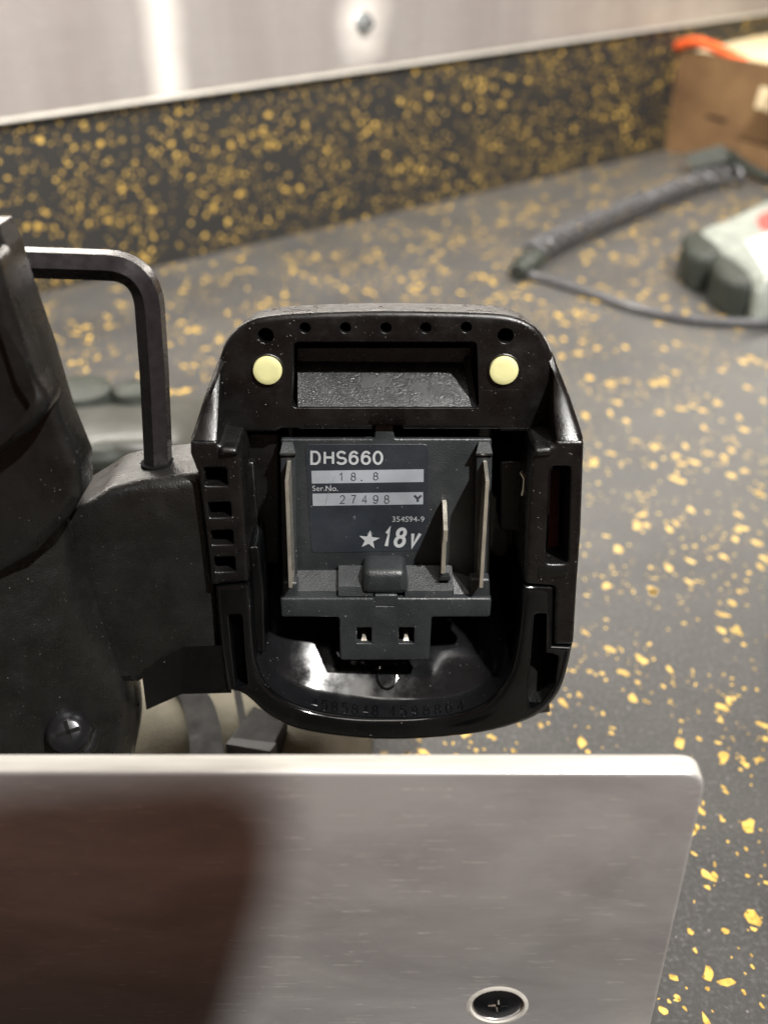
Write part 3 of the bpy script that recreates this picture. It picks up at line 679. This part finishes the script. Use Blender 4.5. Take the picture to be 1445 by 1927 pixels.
# --- neck and motor housing at the left
WN = -2.5
neck = rounded(PS([(40, 1020), (110, 980), (173, 942), (200, 923), (268, 908), (326, 903), (385, 893), (400, 1000), (414, 1102), (420, 1235), (346, 1240), (280, 1270), (262, 1290), (40, 1290)], WN), [0, 8, 8, 8, 8, 4, 0, 0, 0, 0.8, 1, 0.5, 0.5, 0], 4)
mb = MB(); prism(mb, neck, (), WN, -20, 2.4, seg=6)
weld(mb.build('neck', M['worn_plastic'], saw))
tabp = [(265, 1262), (300, 1232), (346, 1216), (413, 1214), (424, 1303), (343, 1305), (275, 1335)]
mb = MB(); loft(mb, [[q(266, 1258, -3.2), q(276, 1336, -3.2), q(276, 1336, -10), q(266, 1258, -5)], [q(345, 1217, -1.2), q(343, 1306, -1.2), q(343, 1306, -8), q(345, 1217, -3)], [q(425, 1214, -0.9), q(436, 1304, -0.9), q(436, 1304, -8), q(425, 1214, -3)]])
mb.build('side_tab', M['gloss_plastic'], saw, smooth=5)
rows = []
for y, xr, wf in ((905, 140, 2), (950, 168, 1), (1000, 190, 1), (1100, 215, 2), (1200, 240, 3), (1270, 262, 3), (1330, 268, 3), (1385, 260, 3), (1440, 248, 3), (1560, 225, 3)):
    rows.append([q(-520, y, wf-34), q(-500, y, wf-16), q(-420, y, wf-2), q(-300, y, wf+7), q(-160, y, wf+9), q(-60, y, wf+8), q(40, y, wf+6), q(120, y, wf+2), q(xr-48, y, wf-4), q(xr-14, y, wf-9.5), q(xr, y, wf-15), q(xr-4, y, wf-30)])
mb = MB(); surf(mb, rows, 6, 5); mb.build('motor_housing', M['worn_plastic'], saw)
cover = rounded(PS([(-340, 425), (-10, 428), (9, 470), (28, 535), (76, 670), (112, 790), (150, 882), (152, 940), (126, 982), (66, 1046), (0, 1086), (-340, 1170)], 12), [0, 0, 3, 6, 6, 6, 2, 2.5, 4, 5, 4, 0], 4)
mb = MB(); prism(mb, cover, (), 12, 3, 2.2, seg=6); weld(mb.build('side_cover', M['cover_plastic'], saw))
ridge = rounded(PS([(-300, 476), (-14, 480), (6, 540), (28, 610), (62, 715), (97, 768), (58, 815), (0, 857), (-300, 990)], 19), [0, 2, 5, 6, 5, 3.5, 3.5, 5, 0], 5)
rin = rounded(PS([(-280, 570), (0, 612), (40, 678), (62, 742), (56, 782), (0, 832), (-280, 950)], 19), [1, 3, 4, 2.5, 2.5, 4, 1], 5)
mb = MB(); prism(mb, ridge, [rin], 19, 11, 2.6, 0.6, 5); weld(mb.build('handle_ridge', M['cover_plastic'], saw))
mb = MB(); prism(mb, offset(rin if area(rin) > 0 else rin[::-1], -0.4), (), 17.6, 12, 0.1); mb.build('handle_hollow', M['cover_plastic'], saw)
# black pan head screw low on the motor housing
mb = MB()
n0 = FOOT.p3(130, 1378, 6)
SCF = Matrix.Translation(n0*MM) @ Matrix.Rotation(R(-38), 4, 'X') @ Matrix.Rotation(R(14), 4, 'Y')
lathe(mb, [(4.5, -4), (4.6, 0), (4.4, 1.2), (3.7, 2.3), (2.6, 2.9), (2.0, 3.05)], 32)
s1 = mb.build('screw', M['screw_black'], saw); s1.matrix_local = SCF
mb = MB()
for a in (20, 110):
    c_, s_ = math.cos(R(a)), math.sin(R(a)); L_ = 2.3; h_ = 0.42
    pts = [(-L_, -h_), (L_, -h_), (L_, h_), (-L_, h_)]; pts = [(x*c_-y*s_, x*s_+y*c_) for x, y in pts]
    mb.add([(x, y, 3.08) for x, y in pts]+[(x, y, 2.0) for x, y in pts], [(0, 1, 2, 3), (0, 4, 5, 1), (1, 5, 6, 2), (2, 6, 7, 3), (3, 7, 4, 0)])
mb.build('cross_recess_shade', M['hole_shade'], s1)  # dark cross laid on the head as the recess's shade
mb = MB(); lathe(mb, [(4.7, -4.5), (6.0, -3.6), (6.4, -4.4), (6.4, -8)], 32); b_ = mb.build('screw_boss', M['worn_plastic'], saw); b_.matrix_local = SCF

# ------------------------------------------------------------------ hex key standing in the neck
v0 = P(300, 905, WN)[1]; lo_, hi_ = -30.0, WN
for _ in range(40):
    md = (lo_+hi_)/2
    if P(298, 870, md)[1] > v0: hi_ = md
    else: lo_ = md
WK = md
hk = [FOOT.p3(299, 895, WK), FOOT.p3(297, 830, WK), FOOT.p3(291, 700, WK), FOOT.p3(285, 615, WK)]
A_ = FOOT.p3(283, 585, WK); B_ = FOOT.p3(279, 503, WK); D_ = FOOT.p3(205, 499, WK)
path = hk + [A_*(1-t)**2 + B_*2*t*(1-t) + D_*t*t for t in [k/10 for k in range(11)]] + [FOOT.p3(120, 496, WK+0.6), FOOT.p3(20, 493, WK+1.2), FOOT.p3(-40, 491, WK+1.5)]
# round the outer corner a little less tightly than a single quadratic
mb = MB(); tube(mb, path, 2.75, 6, rot=R(-6), up=(0, 0, 1))
hexk = mb.build('hex_key', M['black_oxide'], frame=FOOT, smooth=20)
tag(hexk, 'black steel hex key with rust spots standing in the saw housing', 'hex key')
e = Vector((FOOT.p3(298, 870, WK).x, v0, WK))
mb = MB(); secs_ = [[(e.x+r*math.cos(a), e.y+0.0+dz, e.z+r*math.sin(a)) for a in [2*math.pi*k/28 for k in range(28)]] for r, dz in ((3.35, -2), (3.35, 0.06), (1.0, 0.06))]
loft(mb, secs_); mb.build('key_socket_shade', M['hole_shade'], saw)  # dark disc on the neck top stands in for the hole's shade

# ------------------------------------------------------------------ aluminium plate in front
PY = 0.1150
PLATE = Frame((0, PY, 0), (1, 0, 0), (0, 0, 1))
xr = PLATE.p(1322, 1500)[0]; zt = PLATE.p(722, 1455)[1]
pl = empty('metal_plate', PLATE); tag(pl, 'scuffed aluminium plate with rounded corner standing upright in front of the saw', 'metal plate')
PTH = 3.8
outl = rounded([(-150, 0.2), (xr, 0.2), (xr, zt), (-150, zt)], [0, 0, 4.2, 0], 8)
sx_, sz_ = PLATE.p(936, 1890)
mb = MB(); prism(mb, outl, [circ(sx_, sz_, 4.75, n=36)], 0, -PTH, 0.7, 0.7, 4)
fc = weld(mb.build('face', M['plate_aluminium'], pl))
fc.data.materials.append(M['plate_edge'])
for p in fc.data.polygons:
    if p.normal.z < 0.5 and p.center.z < -0.0005: p.material_index = 1
mb = MB(); lathe(mb, [(4.5, -2.6), (4.45, -0.5), (4.3, -0.12), (3.7, 0.05), (1.9, 0.16), (1.8, 0.16)], 36, (sx_, sz_, 0)); scw = mb.build('screw', M['screw_black'], pl)
mb = MB()
for a in (8, 98):
    c_, s_ = math.cos(R(a)), math.sin(R(a)); L_ = 1.75; h_ = 0.38
    pts = [(sx_+x*c_-y*s_, sz_+x*s_+y*c_) for x, y in ((-L_, -h_), (L_, -h_), (L_, h_), (-L_, h_))]
    mb.add([(x, y, 0.2) for x, y in pts], [(0, 1, 2, 3)])
mb.build('cross_recess_shade', M['hole_shade'], scw)  # flat dark cross painted for shade in the recess
mb = MB()
for a in (8, 98, 188, 278):
    c_, s_ = math.cos(R(a)), math.sin(R(a))
    pts = [(sx_+x*c_-y*s_, sz_+x*s_+y*c_) for x, y in ((0.35, -0.36), (1.7, -0.36), (1.7, -0.14), (0.35, -0.06))]
    mb.add([(x, y, 0.22+0.06*i) for i, (x, y) in enumerate(pts)], [(0, 1, 2, 3)])
mb.build('recess_glint', M['nickel'], scw)  # silver slivers painted as glints on the cross
mb = MB(); lathe(mb, [(4.55, -0.6), (4.6, 0.0), (4.85, 0.22), (5.3, 0.18), (5.7, 0.02), (5.7, -0.4)], 40, (sx_, sz_-0.55, -0.08)); mb.build('countersink_rim', M['plate_edge'], pl)

# ------------------------------------------------------------------ things lying on the bench
def B3(px, py, z): return Vector((*Frame((0, 0, z*MM), (1, 0, 0), (0, 1, 0)).p(px, py), z))
def BL(pts, z): return [B3(x, y, z) for x, y in pts]
# cardboard box against the upstand
c0 = B3(1238, 279, 0).to_2d(); face = jn.copy()
c0 = c0 + jn*0.8
k1 = c0 + jn*190; k2 = k1 + jd*230; k3 = c0 + jd*230
BH = 0.0
zc = Frame((c0.x*MM, c0.y*MM, 0), (face.x, face.y, 0), (0, 0, 1)).p(1266, 90)[1]
BXF = Frame((c0.x*MM, c0.y*MM, 0), (jd.x, jd.y, 0), (-jd.y, jd.x, 0))     # x along wall, y into the wall (negative = towards viewer)
bx = empty('cardboard_box', BXF); tag(bx, 'open brown cardboard box holding cream paper at the far end of the bench', 'box')
for nm, (x0, x1, y0, y1) in (('side', (0, 3, -190, 0)), ('side', (227, 230, -190, 0)), ('end', (3.1, 226.9, -3, 0)), ('end', (3.1, 226.9, -190, -187))):
    mb = MB(); box(mb, x0, x1, y0, y1, 0.3, zc); mb.build(nm, M['cardboard'], bx)
mb = MB(); box(mb, 3.1, 226.9, -186.9, -3.1, 0.3, 2); mb.build('bottom', M['cardboard'], bx)
for (y0, y1, z0, z1), mt in (((-96, -82, 44, 60), 'paper'), ((-60, -40, 30, 33), 'webbing'), ((-120, -70, 20, 22), 'webbing')):
    mb = MB(); mb.add([(-0.15, y0, z0), (-0.15, y1, z0+1), (-0.15, y1-2, z1), (-0.15, y0+1, z1)], [(0, 1, 2, 3)]); mb.build('printed_mark', M[mt], bx)
mb = MB(); loft(mb, [[(-0.2, -189, zc), (-22, -186, zc-24), (-23, -186, zc-24.5), (-1.2, -189, zc)], [(-0.2, -100, zc), (-16, -104, zc-22), (-17, -104, zc-22.5), (-1.2, -100, zc)]]); mb.build('flap', M['cardboard'], bx)
pp = empty('paper_stack', BXF); tag(pp, 'cream paper sheets filling the cardboard box', 'paper')
for i in range(4):
    mb = MB(); z0 = zc-22+i*4.6; a = rnd.uniform(-2, 2)
    surf(mb, [[(8+a, -180, z0), (110, -178, z0+4+rnd.uniform(0, 3)), (220, -180, z0+1)], [(8+a, -95, z0+3), (110, -95, z0+7), (220, -95, z0+3)], [(8+a, -8, z0+5), (110, -8, z0+9), (220, -8, z0+4)]], 4, 4)
    mb.build('sheet', M['paper'], pp)
mb = MB(); og = [(-2.5, -4, zc+2), (-1, -22, zc+7), (2, -45, zc+3), (8, -62, zc-3)]
tube(mb, spline(og, 5, False), 3.6, 10); oo = mb.build('orange_strap', M['orange_plastic'], frame=BXF); tag(oo, 'bright orange strap over the corner of the cardboard box', 'strap')

# coiled cable
cab = empty('coiled_cable'); tag(cab, 'grey coiled cable with straight black tail lying on the bench', 'cable')
ax_pts = [B3(1000, 478, 8), B3(1100, 430, 8), B3(1230, 376, 8), B3(1330, 338, 8), B3(1400, 328, 9)]
axis = [Vector(p) for p in spline(ax_pts, 30, False)]
turns = 24; mb = MB(); hp = []
N = turns*16
tot = [0]
for i in range(1, len(axis)): tot.append(tot[-1]+(axis[i]-axis[i-1]).length)
def at_len(s):
    for i in range(1, len(axis)):
        if tot[i] >= s or i == len(axis)-1:
            k = (s-tot[i-1])/(tot[i]-tot[i-1]+1e-9); return axis[i-1].lerp(axis[i], k), (axis[i]-axis[i-1]).normalized()
for i in range(N+1):
    p, tdir = at_len(tot[-1]*i/N); sd = Vector((0, 0, 1)).cross(tdir).normalized(); up = tdir.cross(sd)
    th = 2*math.pi*i/16; hp.append(p + (sd*math.cos(th)+up*math.sin(th))*5.9)
tube(mb, hp, 1.7, 8); mb.build('coil', M['cord_rubber'], cab)
mb = MB(); tl = [B3(1004, 486, 8), B3(985, 498, 7), B3(978, 512, 4), B3(1010, 520, 2.4), B3(1100, 548, 2.4), B3(1200, 580, 2.4), B3(1310, 602, 2.4), B3(1470, 606, 2.4), B3(1600, 590, 2.4)]
tube(mb, [tuple(v) for v in spline(tl, 8, False)], 2.3, 8); mb.build('tail', M['cord_rubber'], cab)
mb = MB(); tube(mb, [tuple(v) for v in spline([B3(972, 514, 5), B3(990, 500, 6), B3(1010, 484, 7)], 5, False)], [5.0]*4+[7.0]*4+[6.0]*3, 10); mb.build('strain_relief', M['dark_rubber'], cab)
plug = empty('cable_plug'); tag(plug, 'black plug on a cable in front of the cardboard box', 'plug')
mb = MB(); g0 = [B3(1290, 290, 14), B3(1360, 272, 22), B3(1385, 300, 10), B3(1300, 310, 6)]
loft(mb, [[tuple(v) for v in g0], [tuple(v-Vector((0, 0, 9))+Vector((3, -8, 0))) for v in g0]]); mb.build('body', M['dark_rubber'], plug)
mb = MB(); tube(mb, [tuple(v) for v in spline([B3(1372, 290, 14), B3(1400, 312, 10), B3(1450, 336, 5), B3(1550, 350, 4)], 6, False)], 4.0, 8); mb.build('cord', M['dark_rubber'], plug)

# pale handheld device with dark bumpers
ZD = 24.0
dev = empty('handheld_device'); tag(dev, 'grey-green handheld device with dark rubber bumpers and a red and white sticker', 'device')
dbody = spline([v.to_2d() for v in BL([(1310, 428), (1370, 402), (1460, 362), (1600, 330), (1690, 400), (1560, 495), (1450, 530), (1420, 520), (1395, 490), (1355, 458)], ZD)], 4)
mb = MB(); prism(mb, dbody, (), ZD, 2, 9.0, seg=7); mb.build('body', M['pale_plastic'], dev, frame=BENCH)
l1 = spline([v.to_2d() for v in BL([(1284, 440), (1312, 430), (1342, 444), (1358, 466), (1346, 482), (1315, 480), (1288, 464)], 21)], 4)
mb = MB(); prism(mb, l1, (), 21.5, 1, 5, seg=5); mb.build('bumper', M['dark_rubber'], dev, frame=BENCH)
l2 = spline([v.to_2d() for v in BL([(1346, 478), (1376, 482), (1406, 503), (1424, 526), (1405, 534), (1365, 522), (1340, 500)], 20)], 4)
mb = MB(); prism(mb, l2, (), 20.5, 1, 5, seg=5); mb.build('bumper', M['dark_rubber'], dev, frame=BENCH)
mb = MB(); v = BL([(1403, 455), (1470, 430), (1520, 480), (1440, 514)], ZD+0.15); mb.add(v, [(0, 1, 2, 3)]); stk = mb.build('sticker', M['white_print'], dev)
mb = MB(); v = spline([tuple(a) for a in BL([(1424, 412), (1446, 398), (1475, 410), (1470, 430), (1436, 432)], ZD+0.3)], 4); mb.add(v, [tuple(range(len(v)))]); mb.build('red_mark', M['red_print'], stk)
mb = MB(); v = BL([(1436, 468), (1500, 448), (1505, 462), (1442, 480)], ZD+0.3); mb.add(v, [(0, 1, 2, 3)]); mb.build('red_mark', M['red_print'], stk)

# beige pouch with black webbing under the foot
pch = empty('cloth_pouch'); tag(pch, 'beige cloth pouch with black webbing lying beneath the saw foot', 'pouch')
rows = []
for y, z in ((1200, 4), (1270, 24), (1330, 30), (1400, 28), (1470, 20), (1520, 1)):
    rows.append([tuple(B3(x, y, z*k)) for x, k in ((150, 0.3), (230, 0.9), (340, 1.0), (440, 0.85), (540, 1.0), (640, 0.8), (700, 0.1))])
mb = MB(); surf(mb, rows, 6, 6); mb.build('cloth', M['beige_cloth'], pch)
for pts, wdt in (([(352, 1290), (374, 1330), (386, 1380), (392, 1440)], 4.0), ([(446, 1295), (455, 1345), (462, 1400)], 0.9)):
    path = [B3(x, y, 31) for x, y in pts]; mb = MB(); secs = []
    for i, p in enumerate(spline(path, 5, False)):
        p = Vector(p); secs.append([tuple(p+Vector((d*wdt, 0, h))) for d, h in ((-1, -1.5), (1, -1.5), (1, 0.6), (-1, 0.6))])
    loft(mb, secs); mb.build('webbing', M['webbing'], pch)
mb = MB(); bk = BL([(425, 1400), (478, 1330), (540, 1350), (508, 1412)], 34)
loft(mb, [[tuple(v) for v in bk], [tuple(v-Vector((0, 0, 8))) for v in bk]]); mb.build('buckle', M['webbing'], pch)
bk2 = BL([(425, 1400), (435, 1388), (520, 1398), (508, 1414)], 35)
mb = MB(); loft(mb, [[tuple(v) for v in bk2], [tuple(v-Vector((0, 0, 4))) for v in bk2]]); mb.build('buckle_lip', M['cord_rubber'], pch)

# grey padded case behind the hex key
cs = empty('padded_case'); tag(cs, 'low grey padded case behind the hex key', 'case')
rows = []
for y, z in ((742, 0.5), (756, 22), (790, 34), (835, 34), (880, 24), (930, 4)):
    rows.append([tuple(B3(x, y, z*k)) for x, k in ((20, 0.1), (90, 0.8), (170, 1.0), (270, 1.0), (350, 0.85), (420, 0.05))])
mb = MB(); surf(mb, rows, 6, 6); mb.build('shell', M['grey_plastic'], cs)
for x, y, r in ((155, 738, 13), (250, 740, 8)):
    c = B3(x, y, 28); mb = MB(); lathe(mb, [(r*0.9, -26), (r, -2), (r*0.9, 2), (r*0.5, 4), (0.1, 4.2)], 24, c); mb.build('knob', M['dark_rubber'], cs)
mb = MB(); lp = [B3(x, y, 30) for x, y in ((120, 846), (150, 858), (205, 856), (250, 838))]
tube(mb, [tuple(v) for v in spline(lp, 6, False)], 5, 8); mb.build('edge_band', M['dark_rubber'], cs)

# ------------------------------------------------------------------ the phone that took the picture: its shadow falls on the plate
def camp(x, y, z): return CO + camv(x, y, z)*MM
PHF = Frame(camp(0, 0, 40), AX, AY)
tip = PLATE.p3(592, 1415, 0); tipw = PLATE.m @ (tip*MM)
kd = (KEYLOC-tipw); tt = (PHF.o-tipw).dot(PHF.uz)/kd.dot(PHF.uz); hit = tipw+kd*tt-PHF.o
cxp, cyp = hit.dot(PHF.ux)/MM, hit.dot(PHF.uy)/MM
ph = empty('smartphone', PHF); tag(ph, 'dark smartphone held over the bench, shading the left of the plate', 'phone')
mb = MB(); prism(mb, [(cxp+x*math.cos(R(-3.5))+y*math.sin(R(-3.5)), cyp-x*math.sin(R(-3.5))+y*math.cos(R(-3.5))) for x, y in rounded([(-76, -155), (0, -155), (0, 0), (-76, 0)], 12, 8)], (), 8, 0, 1.5, seg=3); mb.build('body', M['phone_body'], ph)
print('phone corner', cxp, cyp, 'WTOP', wl, wr, 'box h', zc, 'plate', xr, zt)
